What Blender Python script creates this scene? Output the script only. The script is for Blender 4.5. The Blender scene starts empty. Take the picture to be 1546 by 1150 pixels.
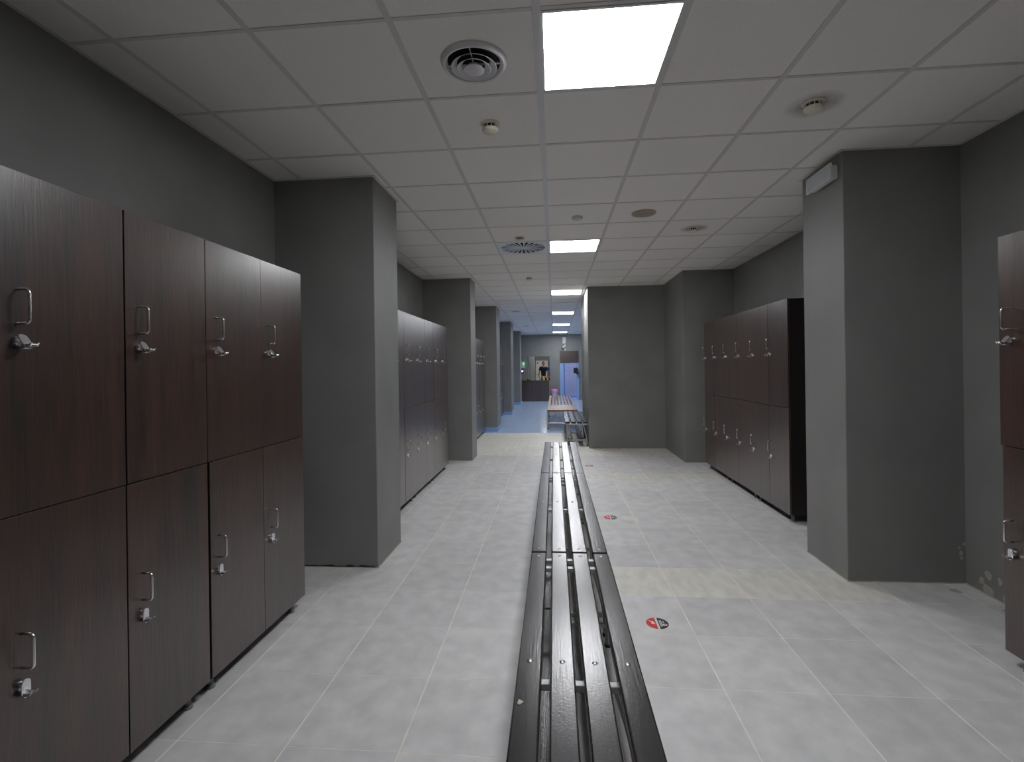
import bpy, bmesh, math, random
from mathutils import Vector, Matrix
random.seed(7)
PI = math.pi
scene = bpy.context.scene
C = scene.collection

# ---------------------------------------------------------------- camera, world, exposure
CAM_H = 1.459
CEIL = CAM_H + 1.416
cam_d = bpy.data.cameras.new('camera')
cam = bpy.data.objects.new('camera', cam_d)
C.objects.link(cam)
cam_d.sensor_fit = 'HORIZONTAL'
cam_d.sensor_width = 36.0
cam_d.lens = 743.55 / 1546 * 36.0
cam_d.shift_y = -20.4 / 1546
cam_d.clip_start = 0.02
cam.matrix_world = (Matrix.Translation((0, 0, CAM_H)) @ Matrix.Rotation(0.0858, 4, 'Z')
                    @ Matrix.Rotation(PI / 2, 4, 'X') @ Matrix.Rotation(-0.014, 4, 'Z'))
scene.camera = cam
w = bpy.data.worlds.new('world')
scene.world = w
w.use_nodes = True
w.node_tree.nodes['Background'].inputs[0].default_value = (0.5, 0.52, 0.55, 1)
w.node_tree.nodes['Background'].inputs[1].default_value = 0.05
scene.view_settings.view_transform = 'Standard'
scene.view_settings.look = 'None'
scene.view_settings.gamma = 1.0
scene.view_settings.use_curve_mapping = False
scene.view_settings.exposure = 0.0
scene.cycles.diffuse_bounces = 8
scene.cycles.max_bounces = 12
LAMP = 34.0          # strength of the LED ceiling panels


# ---------------------------------------------------------------- materials
def lin(h):
    def f(c):
        c /= 255.0
        return c / 12.92 if c <= 0.04045 else ((c + 0.055) / 1.055) ** 2.4
    return (f(h[0]), f(h[1]), f(h[2]), 1)


def mat(name, col, rough=0.5, metal=0.0, coat=0.0, noise=0.0, nscale=20, bump=0.0, bscale=200,
        rnd=0.0, emit=None, spec=0.5, trans=0.0, coat_rough=0.1, stretch=(1, 1, 1), rvar=0.0):
    """Principled material: colour varied by noise and per object, with fine bump relief."""
    m = bpy.data.materials.new(name)
    m.use_nodes = True
    nt = m.node_tree
    N, L = nt.nodes, nt.links
    b = N['Principled BSDF']
    c = lin(col)
    b.inputs['Base Color'].default_value = c
    b.inputs['Roughness'].default_value = rough
    b.inputs['Metallic'].default_value = metal
    b.inputs['Coat Weight'].default_value = coat
    b.inputs['Coat Roughness'].default_value = coat_rough
    b.inputs['Specular IOR Level'].default_value = spec
    b.inputs['Transmission Weight'].default_value = trans
    if emit:
        b.inputs['Emission Color'].default_value = lin(emit[0])
        b.inputs['Emission Strength'].default_value = emit[1]
    geo = None
    if noise or bump or rvar:
        geo = N.new('ShaderNodeNewGeometry')
        mp = N.new('ShaderNodeMapping')
        mp.inputs['Scale'].default_value = stretch
        L.new(geo.outputs['Position'], mp.inputs['Vector'])
    if noise or rnd:
        fac = None
        if noise:
            n = N.new('ShaderNodeTexNoise')
            n.inputs['Scale'].default_value = nscale
            n.inputs['Detail'].default_value = 6
            L.new(mp.outputs[0], n.inputs['Vector'])
            mr = N.new('ShaderNodeMapRange')
            mr.inputs['From Min'].default_value = 0.3
            mr.inputs['From Max'].default_value = 0.7
            mr.inputs['To Min'].default_value = 1 - noise
            mr.inputs['To Max'].default_value = 1 + noise
            L.new(n.outputs['Fac'], mr.inputs['Value'])
            fac = mr.outputs[0]
        if rnd:
            oi = N.new('ShaderNodeObjectInfo')
            mr2 = N.new('ShaderNodeMapRange')
            mr2.inputs['To Min'].default_value = 1 - rnd
            mr2.inputs['To Max'].default_value = 1 + rnd
            L.new(oi.outputs['Random'], mr2.inputs['Value'])
            if fac:
                mu = N.new('ShaderNodeMath')
                mu.operation = 'MULTIPLY'
                L.new(fac, mu.inputs[0])
                L.new(mr2.outputs[0], mu.inputs[1])
                fac = mu.outputs[0]
            else:
                fac = mr2.outputs[0]
        vm = N.new('ShaderNodeVectorMath')
        vm.operation = 'SCALE'
        vm.inputs[0].default_value = c[:3]
        L.new(fac, vm.inputs['Scale'])
        L.new(vm.outputs[0], b.inputs['Base Color'])
    if rvar:
        n3 = N.new('ShaderNodeTexNoise')
        n3.inputs['Scale'].default_value = 9
        n3.inputs['Detail'].default_value = 5
        L.new(mp.outputs[0], n3.inputs['Vector'])
        mr3 = N.new('ShaderNodeMapRange')
        mr3.inputs['From Min'].default_value = 0.3
        mr3.inputs['From Max'].default_value = 0.7
        mr3.inputs['To Min'].default_value = max(0.02, rough - rvar)
        mr3.inputs['To Max'].default_value = rough + rvar
        L.new(n3.outputs['Fac'], mr3.inputs['Value'])
        L.new(mr3.outputs[0], b.inputs['Roughness'])
    if bump:
        n2 = N.new('ShaderNodeTexNoise')
        n2.inputs['Scale'].default_value = bscale
        n2.inputs['Detail'].default_value = 4
        L.new(mp.outputs[0], n2.inputs['Vector'])
        bp = N.new('ShaderNodeBump')
        bp.inputs['Strength'].default_value = bump
        bp.inputs['Distance'].default_value = 0.002
        L.new(n2.outputs['Fac'], bp.inputs['Height'])
        L.new(bp.outputs['Normal'], b.inputs['Normal'])
    return m


def wood(name, dark, light, rough, coat=0.0, coat_rough=0.2, axis='z', bump=0.15, spec=0.5):
    """Streaky wenge grain running along one axis; each board shifted by its own random number."""
    m = bpy.data.materials.new(name)
    m.use_nodes = True
    nt = m.node_tree
    N, L = nt.nodes, nt.links
    b = N['Principled BSDF']
    geo = N.new('ShaderNodeNewGeometry')
    oi = N.new('ShaderNodeObjectInfo')
    sc = N.new('ShaderNodeVectorMath')
    sc.operation = 'SCALE'
    sc.inputs[0].default_value = (3.1, 1.7, 5.3)
    L.new(oi.outputs['Random'], sc.inputs['Scale'])
    ad = N.new('ShaderNodeVectorMath')
    L.new(geo.outputs['Position'], ad.inputs[0])
    L.new(sc.outputs[0], ad.inputs[1])
    mp = N.new('ShaderNodeMapping')
    mp.inputs['Scale'].default_value = (1, 1, 0.045) if axis == 'z' else (1, 0.05, 1)
    L.new(ad.outputs[0], mp.inputs['Vector'])
    n1 = N.new('ShaderNodeTexNoise')
    n1.inputs['Scale'].default_value = 11
    n1.inputs['Detail'].default_value = 8
    n1.inputs['Roughness'].default_value = 0.65
    L.new(mp.outputs[0], n1.inputs['Vector'])
    n2 = N.new('ShaderNodeTexNoise')
    n2.inputs['Scale'].default_value = 170
    n2.inputs['Detail'].default_value = 4
    L.new(mp.outputs[0], n2.inputs['Vector'])
    mx = N.new('ShaderNodeMath')
    mx.operation = 'MULTIPLY_ADD'
    mx.inputs[1].default_value = 0.85
    L.new(n2.outputs['Fac'], mx.inputs[0])
    L.new(n1.outputs['Fac'], mx.inputs[2])
    half = N.new('ShaderNodeMath')
    half.operation = 'ADD'
    half.inputs[1].default_value = -0.1
    L.new(mx.outputs[0], half.inputs[0])
    cr = N.new('ShaderNodeValToRGB')
    cr.color_ramp.elements[0].position = 0.62
    cr.color_ramp.elements[0].color = lin(dark)
    cr.color_ramp.elements[1].position = 1.0
    cr.color_ramp.elements[1].color = lin(light)
    L.new(half.outputs[0], cr.inputs['Fac'])
    L.new(cr.outputs[0], b.inputs['Base Color'])
    b.inputs['Roughness'].default_value = rough
    b.inputs['Specular IOR Level'].default_value = spec
    b.inputs['Coat Weight'].default_value = coat
    b.inputs['Coat Roughness'].default_value = coat_rough
    b.inputs['Coat IOR'].default_value = 1.6
    bp = N.new('ShaderNodeBump')
    bp.inputs['Strength'].default_value = bump
    bp.inputs['Distance'].default_value = 0.0015
    L.new(n2.outputs['Fac'], bp.inputs['Height'])
    L.new(bp.outputs['Normal'], b.inputs['Normal'])
    return m


M = {}
M['wall'] = mat('dark_grey_paint', (134, 134, 132), 0.55, noise=0.08, nscale=2.5, bump=0.10, bscale=160, spec=0.6)
M['tile'] = mat('grey_porcelain', (221, 220, 220), 0.40, noise=0.10, nscale=7, bump=0.06, bscale=120, rnd=0.05,
                stretch=(1.3, 1.2, 1), rvar=0.06)
M['tile_beige'] = mat('beige_porcelain', (228, 225, 216), 0.42, noise=0.10, nscale=6, bump=0.04, bscale=120, rnd=0.04,
                      stretch=(2.4, 1, 1), rvar=0.08)
M['grout'] = mat('grout', (250, 244, 232), 0.9, noise=0.1, nscale=9)
M['ceil'] = mat('mineral_ceiling_tile', (252, 248, 245), 0.9, noise=0.03, nscale=160, bump=0.3, bscale=350, rnd=0.03)
M['tee'] = mat('ceiling_grid_metal', (222, 219, 216), 0.5)
M['tee_main'] = mat('pale_ceiling_runner', (226, 226, 228), 0.4)
M['blue'] = mat('blue_resin_floor', (192, 217, 252), 0.16, noise=0.04, nscale=3, rvar=0.05)
M['blue_wall'] = mat('blue_paint', (150, 180, 225), 0.5)
M['wenge'] = wood('wenge_laminate', (28, 17, 13), (70, 41, 30), 0.34, bump=0.35, spec=1.0, coat=0.8, coat_rough=0.25)
M['carcass'] = mat('dark_carcass', (30, 22, 21), 0.5)
M['slat'] = wood('dark_lacquered_slat', (18, 15, 17), (38, 33, 36), 0.26, coat=0.5, coat_rough=0.16, axis='y', bump=0.25)
nt_ = M['slat'].node_tree                    # worn brown edges, pitted lacquer
g_ = nt_.nodes.new('ShaderNodeNewGeometry')
sx_ = nt_.nodes.new('ShaderNodeSeparateXYZ')
nt_.links.new(g_.outputs['True Normal'], sx_.inputs[0])
ab_ = nt_.nodes.new('ShaderNodeMath')
ab_.operation = 'ABSOLUTE'
nt_.links.new(sx_.outputs['X'], ab_.inputs[0])
mr_ = nt_.nodes.new('ShaderNodeMapRange')
mr_.inputs['From Min'].default_value = 0.75
mr_.inputs['From Max'].default_value = 0.95
nt_.links.new(ab_.outputs[0], mr_.inputs['Value'])
mx_ = nt_.nodes.new('ShaderNodeMix')
mx_.data_type = 'RGBA'
mx_.inputs['B'].default_value = lin((74, 48, 38))
bs_ = nt_.nodes['Principled BSDF']
nt_.links.new(bs_.inputs['Base Color'].links[0].from_socket, mx_.inputs['A'])
nt_.links.new(mr_.outputs[0], mx_.inputs['Factor'])
nt_.links.new(mx_.outputs['Result'], bs_.inputs['Base Color'])
vo_ = nt_.nodes.new('ShaderNodeTexNoise')
vo_.inputs['Scale'].default_value = 150
vo_.inputs['Detail'].default_value = 3
nt_.links.new(g_.outputs['Position'], vo_.inputs['Vector'])
b2_ = nt_.nodes.new('ShaderNodeBump')
b2_.inputs['Strength'].default_value = 0.2
b2_.inputs['Distance'].default_value = 0.002
nt_.links.new(vo_.outputs['Fac'], b2_.inputs['Height'])
nt_.links.new(bs_.inputs['Normal'].links[0].from_socket, b2_.inputs['Normal'])
nt_.links.new(b2_.outputs['Normal'], bs_.inputs['Normal'])
nt_.links.new(b2_.outputs['Normal'], bs_.inputs['Coat Normal'])
M['slat_brown'] = wood('brown_slat', (108, 76, 58), (162, 122, 96), 0.35, coat=0.3, axis='y', bump=0.1)
M['chrome'] = mat('chrome', (246, 247, 250), 0.26, metal=1.0)
M['steel'] = mat('satin_steel', (182, 184, 186), 0.35, metal=1.0)
M['silver'] = mat('silver_paint', (176, 178, 178), 0.4, metal=0.5)
M['black'] = mat('black_plastic', (22, 22, 23), 0.4)
M['foot'] = mat('grey_plastic_foot', (120, 122, 124), 0.4)
M['white'] = mat('white_plastic', (224, 224, 222), 0.4)
M['cream'] = mat('aged_cream_plastic', (238, 232, 214), 0.45, noise=0.05, nscale=40)
M['lamp'] = mat('led_diffuser', (250, 250, 250), 0.5, emit=((250, 252, 255), LAMP))
M['frosted'] = mat('frosted_cover', (206, 210, 214), 0.3)
M['tan'] = mat('tan_plastic', (196, 172, 132), 0.5)
M['mesh_grey'] = mat('speaker_mesh', (158, 154, 150), 0.6, bump=0.5, bscale=600)
M['dark_hole'] = mat('dark_duct', (18, 18, 22), 0.8)
M['vent'] = mat('vent_enamel', (226, 224, 226), 0.4)
M['swirl'] = mat('swirl_plate', (236, 241, 248), 0.4)
M['red'] = mat('red_vinyl', (222, 62, 58), 0.4)
M['black_vinyl'] = mat('black_vinyl', (38, 42, 48), 0.4)
M['white_vinyl'] = mat('white_vinyl', (235, 235, 232), 0.4)
M['drain'] = mat('pale_drain', (240, 238, 230), 0.45)
M['stain'] = mat('dust_stain', (168, 156, 142), 0.9, noise=0.1, nscale=60)
md = M['dust'] = mat('ceiling_dust', (92, 78, 66), 0.95)
nd = md.node_tree
tc_ = nd.nodes.new('ShaderNodeTexCoord')
ln_ = nd.nodes.new('ShaderNodeVectorMath')
ln_.operation = 'LENGTH'
nd.links.new(tc_.outputs['Object'], ln_.inputs[0])
m1_ = nd.nodes.new('ShaderNodeMapRange')
m1_.inputs['From Min'].default_value = 0.155
m1_.inputs['From Max'].default_value = 0.03
m1_.inputs['To Max'].default_value = 0.42
nd.links.new(ln_.outputs['Value'], m1_.inputs['Value'])
nz_ = nd.nodes.new('ShaderNodeTexNoise')
nz_.inputs['Scale'].default_value = 14
nz_.inputs['Detail'].default_value = 6
nd.links.new(tc_.outputs['Object'], nz_.inputs['Vector'])
ml_ = nd.nodes.new('ShaderNodeMath')
ml_.operation = 'MULTIPLY'
nd.links.new(m1_.outputs[0], ml_.inputs[0])
nd.links.new(nz_.outputs['Fac'], ml_.inputs[1])
nd.links.new(ml_.outputs[0], nd.nodes['Principled BSDF'].inputs['Alpha'])
M['plaster'] = mat('bare_plaster', (176, 172, 164), 0.9, noise=0.2, nscale=80)
M['caulk'] = mat('cream_caulk', (188, 178, 158), 0.8, noise=0.3, nscale=12)
M['pink'] = mat('pink_plastic', (240, 140, 205), 0.4)
M['lilac'] = mat('lilac_liner', (200, 190, 210), 0.5)
M['door_white'] = mat('white_door_paint', (222, 226, 222), 0.4)
M['wall_tile'] = mat('white_wall_tile', (226, 220, 220), 0.3, rnd=0.03)
M['green_lit'] = mat('lit_green_screen', (60, 220, 120), 0.4, emit=((70, 230, 120), 1.5))
M['violet_lit'] = mat('lit_violet_lamp', (150, 150, 255), 0.4, emit=((170, 160, 255), 4.0))
M['skin'] = mat('skin', (196, 142, 114), 0.5)
M['hair'] = mat('dark_hair', (34, 26, 22), 0.6)
M['tee_black'] = mat('black_cotton', (26, 27, 31), 0.8)
M['tee_blue'] = mat('blue_cotton', (44, 92, 178), 0.8)
M['trousers'] = mat('dark_trousers', (38, 40, 46), 0.8)
M['yellow'] = mat('yellow_plastic', (232, 208, 60), 0.5)
M['alu'] = mat('aluminium_profile', (206, 212, 210), 0.3, metal=0.6)
M['paint_loss'] = mat('bare_wood_chip', (206, 196, 182), 0.7)


# ---------------------------------------------------------------- mesh helpers
def new():
    return bmesh.new()


def box(bm, lo, hi, bev=0.0, seg=1, mi=0):
    x0, y0, z0 = lo
    x1, y1, z1 = hi
    vs = [bm.verts.new(p) for p in ((x0, y0, z0), (x1, y0, z0), (x1, y1, z0), (x0, y1, z0),
                                    (x0, y0, z1), (x1, y0, z1), (x1, y1, z1), (x0, y1, z1))]
    fs = [bm.faces.new([vs[i] for i in f]) for f in ((0, 3, 2, 1), (4, 5, 6, 7), (0, 1, 5, 4), (1, 2, 6, 5), (2, 3, 7, 6), (3, 0, 4, 7))]
    for f in fs:
        f.material_index = mi
    if bev:
        es = list({e for f in fs for e in f.edges})
        bmesh.ops.bevel(bm, geom=es, offset=bev, segments=seg, affect='EDGES', profile=0.5)
    return bm


def lathe(bm, prof, seg=24, cen=(0, 0, 0), axis='z'):
    """Revolve (radius, height) pairs about an axis through cen."""
    rings = []
    for r, z in prof:
        ring = []
        for k in range(seg):
            a = 2 * PI * k / seg
            p = (r * math.cos(a), r * math.sin(a), z)
            if axis == 'x':
                p = (p[2], p[0], p[1])
            elif axis == 'y':
                p = (p[1], p[2], p[0])
            ring.append(bm.verts.new((p[0] + cen[0], p[1] + cen[1], p[2] + cen[2])))
        rings.append(ring)
    for a, b in zip(rings, rings[1:]):
        for k in range(seg):
            bm.faces.new((a[k], a[(k + 1) % seg], b[(k + 1) % seg], b[k]))
    for ring in (rings[0], rings[-1]):
        bm.faces.new(ring)
    bmesh.ops.remove_doubles(bm, verts=bm.verts, dist=1e-6)
    bmesh.ops.recalc_face_normals(bm, faces=bm.faces)
    return bm


def tube(bm, pts, r, seg=8, flat=None):
    """Sweep a round (or flat=(a,b) oval) section along points."""
    pts = [Vector(p) for p in pts]
    rings = []
    up = Vector((0, 0, 1))
    prev = None
    for i, p in enumerate(pts):
        t = (pts[min(i + 1, len(pts) - 1)] - pts[max(i - 1, 0)]).normalized()
        if prev is None:
            u = t.cross(up)
            if u.length < 1e-3:
                u = t.cross(Vector((0, 1, 0)))
        else:
            u = prev - t * prev.dot(t)
        u.normalize()
        prev = u
        v = t.cross(u)
        a, b = flat or (r, r)
        rings.append([bm.verts.new(p + u * a * math.cos(2 * PI * k / seg) + v * b * math.sin(2 * PI * k / seg)) for k in range(seg)])
    for a, b in zip(rings, rings[1:]):
        for k in range(seg):
            bm.faces.new((a[k], a[(k + 1) % seg], b[(k + 1) % seg], b[k]))
    bm.faces.new(rings[0])
    bm.faces.new(rings[-1])
    bmesh.ops.recalc_face_normals(bm, faces=bm.faces)
    return bm


def prism(bm, poly, z0, z1, plane='xy'):
    """Extrude a polygon; plane 'xy' raises along z, 'xz' along y, 'yz' along x."""
    def p3(a, b, h):
        return {'xy': (a, b, h), 'xz': (a, h, b), 'yz': (h, a, b)}[plane]
    lo = [bm.verts.new(p3(a, b, z0)) for a, b in poly]
    hi = [bm.verts.new(p3(a, b, z1)) for a, b in poly]
    bm.faces.new(lo)
    bm.faces.new(hi)
    n = len(poly)
    for k in range(n):
        bm.faces.new((lo[k], lo[(k + 1) % n], hi[(k + 1) % n], hi[k]))
    bmesh.ops.recalc_face_normals(bm, faces=bm.faces)
    return bm


def link(name, me, parent=None, loc=None):
    o = bpy.data.objects.new(name, me)
    C.objects.link(o)
    if parent:
        o.parent = parent
    if loc is not None:
        o.location = loc
    return o


def mesh(name, bm, m, smooth=False):
    me = bpy.data.meshes.new(name)
    bm.normal_update()
    bm.to_mesh(me)
    bm.free()
    for x in (m if isinstance(m, (list, tuple)) else [m]):
        me.materials.append(M[x] if isinstance(x, str) else x)
    if smooth:
        for p in me.polygons:
            p.use_smooth = True
        if smooth != 'all':
            me.set_sharp_from_angle(angle=0.7)
    return me


def obj(name, bm, m, parent=None, loc=None, smooth=False):
    return link(name, mesh(name, bm, m, smooth), parent, loc)


def tag(o, label, cat, group=None):
    o['label'] = label
    o['category'] = cat
    if group:
        o['group'] = group
    return o


def thing(name, label, cat, loc=(0, 0, 0), rz=0, group=None):
    o = bpy.data.objects.new(name, None)
    C.objects.link(o)
    o.empty_display_size = 0.1
    o.location = loc
    o.rotation_euler = (0, 0, rz)
    return tag(o, label, cat, group)


def struct(name, bm, m, parent=None):
    o = obj(name, bm, m, parent)
    if parent is None:
        o['kind'] = 'structure'
    return o


def kids():
    d = {}
    for o in C.objects:
        if o.parent:
            d.setdefault(o.parent, []).append(o)
    return d


def dup(root, loc, rz, label):
    """Copy a thing with its parts and sub-parts (shared mesh data)."""
    d = kids()

    def rec(o, par):
        c = o.copy()
        C.objects.link(c)
        if par:
            c.parent = par
        for k in d.get(o, []):
            rec(k, c)
        return c
    r = rec(root, None)
    r.location = loc
    r.rotation_euler = (0, 0, rz)
    r['label'] = label
    return r


# ================================================================ room shell
XL, XR = -2.07, 2.67            # side walls
YB, YF = -3.6, 21.6             # wall behind the camera, far wall
TILE = 0.45
FX0, FY0 = -1.510, 1.8316       # floor joint origin
BLUE_Y = 10.95

# --- floor: grout bed with every tile laid on it
floor = struct('floor', box(new(), (XL - 0.1, YB, -0.06), (XR + 0.1, BLUE_Y, -0.0007)), 'grout')
tile_cache = {}


def floor_tile(x0, x1, y0, y1, m):
    key = (round(x1 - x0, 3), round(y1 - y0, 3), m)
    if key not in tile_cache:
        g, gy = 0.0029, 0.0018
        sx, sy = x1 - x0, y1 - y0
        tile_cache[key] = mesh('tile', box(new(), (g, gy, -0.009), (sx - g, sy - gy, 0.0), bev=0.0006), m)
    return link('tile', tile_cache[key], floor, (x0, y0, random.uniform(-0.0003, 0.0003)))


xs = [XL] + [FX0 + TILE * k for k in range(-1, 10) if XL + 0.02 < FX0 + TILE * k < XR - 0.02] + [XR]
ys = [FY0 + TILE * k for k in range(-3, 21)]
ys = [y for y in ys if y < BLUE_Y - 0.05] + [BLUE_Y]
for j in range(len(ys) - 1):
    y0, y1 = ys[j], ys[j + 1]
    k = round((y0 - FY0) / TILE)
    for i in range(len(xs) - 1):
        x0, x1 = xs[i], xs[i + 1]
        if y0 > 8.86 and x0 > 0.7:
            continue
        beige = (k == 3 and -0.2 < x0 < 1.9) or (k == 10 and -0.2 < x0 < 2.2) or k >= 14
        floor_tile(x0, x1, y0, y1, 'tile_beige' if beige else 'tile')
bm = new()
yy = FY0 - 3 * TILE
while yy > YB + 0.1:
    for i in range(len(xs) - 1):
        box(bm, (xs[i] + 0.002, yy - TILE + 0.002, -0.009), (xs[i + 1] - 0.002, yy - 0.002, 0))
    yy -= TILE
back_tiles = obj('tile_field', bm, 'tile', floor)
back_tiles['kind'] = 'stuff'
floor2 = struct('floor_blue', box(new(), (XL - 0.1, BLUE_Y, -0.06), (XR + 0.6, YF + 0.1, 0.0)), 'blue')

# --- ceiling: slab, tiles and exposed grid
ceil = struct('ceiling', box(new(), (XL - 0.1, YB, CEIL + 0.02), (XR + 0.6, YF + 0.1, CEIL + 0.12)), 'ceil')
CX0, CY0 = -0.652, 1.9505
cxs = [XL] + [CX0 + 0.6 * k for k in range(-2, 6)] + [XR]
cxs = [x for x in cxs if XL <= x <= XR]
LIGHT_Y = [CY0 + 3.6 * k for k in range(0, 6)]
ct_cache = {}


def skip_cell(x0, y0):
    if abs(x0 + 0.052) < 0.01 and any(abs(y0 - ly) < 0.02 for ly in LIGHT_Y):
        return True
    return abs(x0 - CX0) < 0.01 and abs(y0 - (CY0 + 3.6)) < 0.02


def ceil_tile_mesh(bm, x0, x1, y0, y1):
    g = 0.0075
    box(bm, (x0 + g, y0 + g, CEIL + 0.003), (x1 - g, y1 - g, CEIL + 0.021), bev=0.003)


for k in range(-2, 22):
    y0 = CY0 + 0.6 * k
    for i in range(len(cxs) - 1):
        if skip_cell(cxs[i], y0) or (y0 > 8.8 and y0 < 10.3 and cxs[i] > 0.9):
            continue
        sx = round(cxs[i + 1] - cxs[i], 3)
        if sx not in ct_cache:
            bm = new()
            ceil_tile_mesh(bm, 0, sx, 0, 0.6)
            for v in bm.verts:
                v.co.z -= CEIL
            ct_cache[sx] = mesh('ceiling_tile', bm, 'ceil')
        link('ceiling_tile', ct_cache[sx], ceil, (cxs[i], y0, CEIL + random.uniform(-0.0006, 0.0012)))
bm = new()
for k in list(range(-9, -2)) + list(range(22, 33)):
    y0 = CY0 + 0.6 * k
    for i in range(len(cxs) - 1):
        if not skip_cell(cxs[i], y0) and y0 + 0.6 < YF + 0.2:
            ceil_tile_mesh(bm, cxs[i], cxs[i + 1], y0, y0 + 0.6)
o = obj('ceiling_tile_field', bm, 'ceil', ceil)
o['kind'] = 'stuff'
for x in cxs[1:-1]:
    main = abs(x + 0.052) < 0.01
    hw = 0.017 if main else 0.0125
    obj('grid_bar', box(new(), (x - hw, YB, CEIL - 0.001 - (0.003 if main else 0)), (x + hw, YF, CEIL + 0.012)), 'tee_main' if main else 'tee', ceil)
row_me = mesh('grid_bar', box(new(), (XL, -0.0095, 0.0003), (XR, 0.0095, 0.011)), 'tee')
for k in range(-2, 33):
    link('grid_bar', row_me, ceil, (0, CY0 + 0.6 * k, CEIL))

# --- walls
struct('wall_left', box(new(), (XL - 0.15, YB, 0), (XL, YF, CEIL + 0.05)), 'wall')
struct('wall_right', box(new(), (XR, YB, 0), (XR + 0.15, YF, CEIL + 0.05)), 'wall')
struct('wall_back', box(new(), (XL - 0.15, YB - 0.15, 0), (XR + 0.15, YB, CEIL + 0.05)), 'wall')
OX0, OX1, OZ0, OZ1 = -1.17, -0.20, 0.87, 1.93     # hatch above the counter
DX0, DX1, DZ1 = 0.24, 1.05, 2.14                   # doorway
bm = new()
box(bm, (XL - 0.15, YF, 0), (OX0, YF + 0.12, CEIL + 0.05))
box(bm, (OX0, YF, 0), (OX1, YF + 0.12, OZ0))
box(bm, (OX0, YF, OZ1), (OX1, YF + 0.12, CEIL + 0.05))
box(bm, (OX1, YF, 0), (DX0, YF + 0.12, CEIL + 0.05))
box(bm, (DX0, YF, DZ1), (DX1, YF + 0.12, CEIL + 0.05))
box(bm, (DX1, YF, 0), (XR + 0.15, YF + 0.12, CEIL + 0.05))
struct('wall_front', bm, 'wall')


# --- pillars with a cream caulk line round the foot
def pillar(name, x0, x1, y0, y1, cove=None):
    p = struct(name, box(new(), (x0, y0, 0), (x1, y1, CEIL + 0.05), bev=0.004), 'wall')
    p['kind'] = 'structure'
    bm = new()
    e = 0.006
    if cove:
        box(bm, (x0 - 0.012, y0 - 0.012, 0.0), (x1 + 0.012, y1 + 0.012, 0.09), bev=0.004)
    else:
        box(bm, (x0 - e, y0 - e, 0.0), (x1 + e, y1 + e, 0.005), bev=0.002)
    obj('cove_base' if cove else 'caulk_line', bm, cove or 'caulk', p)
    bm = new()
    e = 0.02
    box(bm, (x0 - e, y0 - e, CEIL - 0.0015), (x1 + e, y1 + e, CEIL + 0.002))
    obj('ceiling_angle', bm, 'tee', p)
    return p


p1 = pillar('pillar_1', XL - 0.02, -1.31, 3.52, 4.06)
pillar('pillar_2', XL - 0.02, -1.305, 7.68, 8.14)
pillar('pillar_3', XL - 0.02, -1.315, 11.24, 11.92, cove='blue_wall')
pillar('pillar_4', XL - 0.02, -1.335, 15.2, 16.1, cove='blue_wall')
pillar('pillar_5', XL - 0.02, -1.335, 19.2, 20.0, cove='blue_wall')
p6 = pillar('pillar_6', 1.935, XR + 0.02, 3.47, 4.00)
pillar('pillar_7', 1.935, XR + 0.02, 7.57, 8.87)
pillar('pillar_8', 0.605, XR + 0.02, 8.85, 10.94)
# ceiling wall angles
for nm, x0, x1 in (('left', XL, XL + 0.02), ('right', XR - 0.02, XR)):
    struct('trim_' + nm, box(new(), (x0, YB, CEIL - 0.0015), (x1, YF, CEIL + 0.003)), 'tee')
struct('trim_front', box(new(), (XL, YF - 0.02, CEIL - 0.0015), (XR, YF, CEIL + 0.003)), 'tee')


# rough broken plaster at the feet of two pillars
def flake(parent, cen, r, axis, seed, name='plaster_chip', m='plaster'):
    rr = random.Random(seed)
    n = 9
    poly = []
    for k in range(n):
        a = 2 * PI * k / n
        q = r * rr.uniform(0.55, 1.1)
        poly.append((q * math.cos(a), q * 1.25 * math.sin(a)))
    bm = new()
    if axis == 'x':
        prism(bm, poly, -0.0025, 0.0025, 'yz')
    elif axis == 'y':
        prism(bm, poly, -0.0025, 0.0025, 'xz')
    else:
        prism(bm, poly, -0.0012, 0.0012, 'xy')
    return obj(name, bm, m, parent, cen)


wr = bpy.data.objects['wall_right']
for q, (y, z, r) in enumerate(((3.30, 0.125, 0.028), (3.22, 0.12, 0.02), (3.30, 0.03, 0.04), (3.18, 0.025, 0.035), (3.10, 0.02, 0.02), (3.35, 0.07, 0.02))):
    flake(wr, (XR, y, z), r, 'x', q)
for q, (x, z, r) in enumerate(((2.64, 0.20, 0.014), (2.645, 0.17, 0.012), (2.63, 0.235, 0.01), (2.66, 0.26, 0.012))):
    flake(p6, (x, 3.47, z), r, 'y', 20 + q)
flake(floor, (2.52, 3.36, 0.0005), 0.03, 'z', 40, 'plaster_crumb')
flake(floor, (2.60, 3.10, 0.0005), 0.02, 'z', 41, 'plaster_crumb')
rr_ = random.Random(11)
edge = [(-1.95, 0.0)] + [(-1.95 + 0.032 * q, 0.007 + 0.016 * rr_.random() * (1 - abs(q - 12) / 16)) for q in range(20)] + [(-1.32, 0.0)]
obj('broken_edge', prism(new(), edge, 3.5165, 3.521, 'xz'), 'carcass', p1)
# thin cream lines where wall and floor meet
struct('baseboard_left', box(new(), (XL, YB, 0), (XL + 0.006, BLUE_Y, 0.006)), 'caulk')
struct('baseboard_right', box(new(), (XR - 0.006, YB, 0), (XR, 8.85, 0.006)), 'caulk')

# ================================================================ lockers
COL = 0.42
BOT, SPLIT, TOP, DEPTH = 0.075, 1.052, 2.052, 0.505
DOOR_T = 0.018


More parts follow.
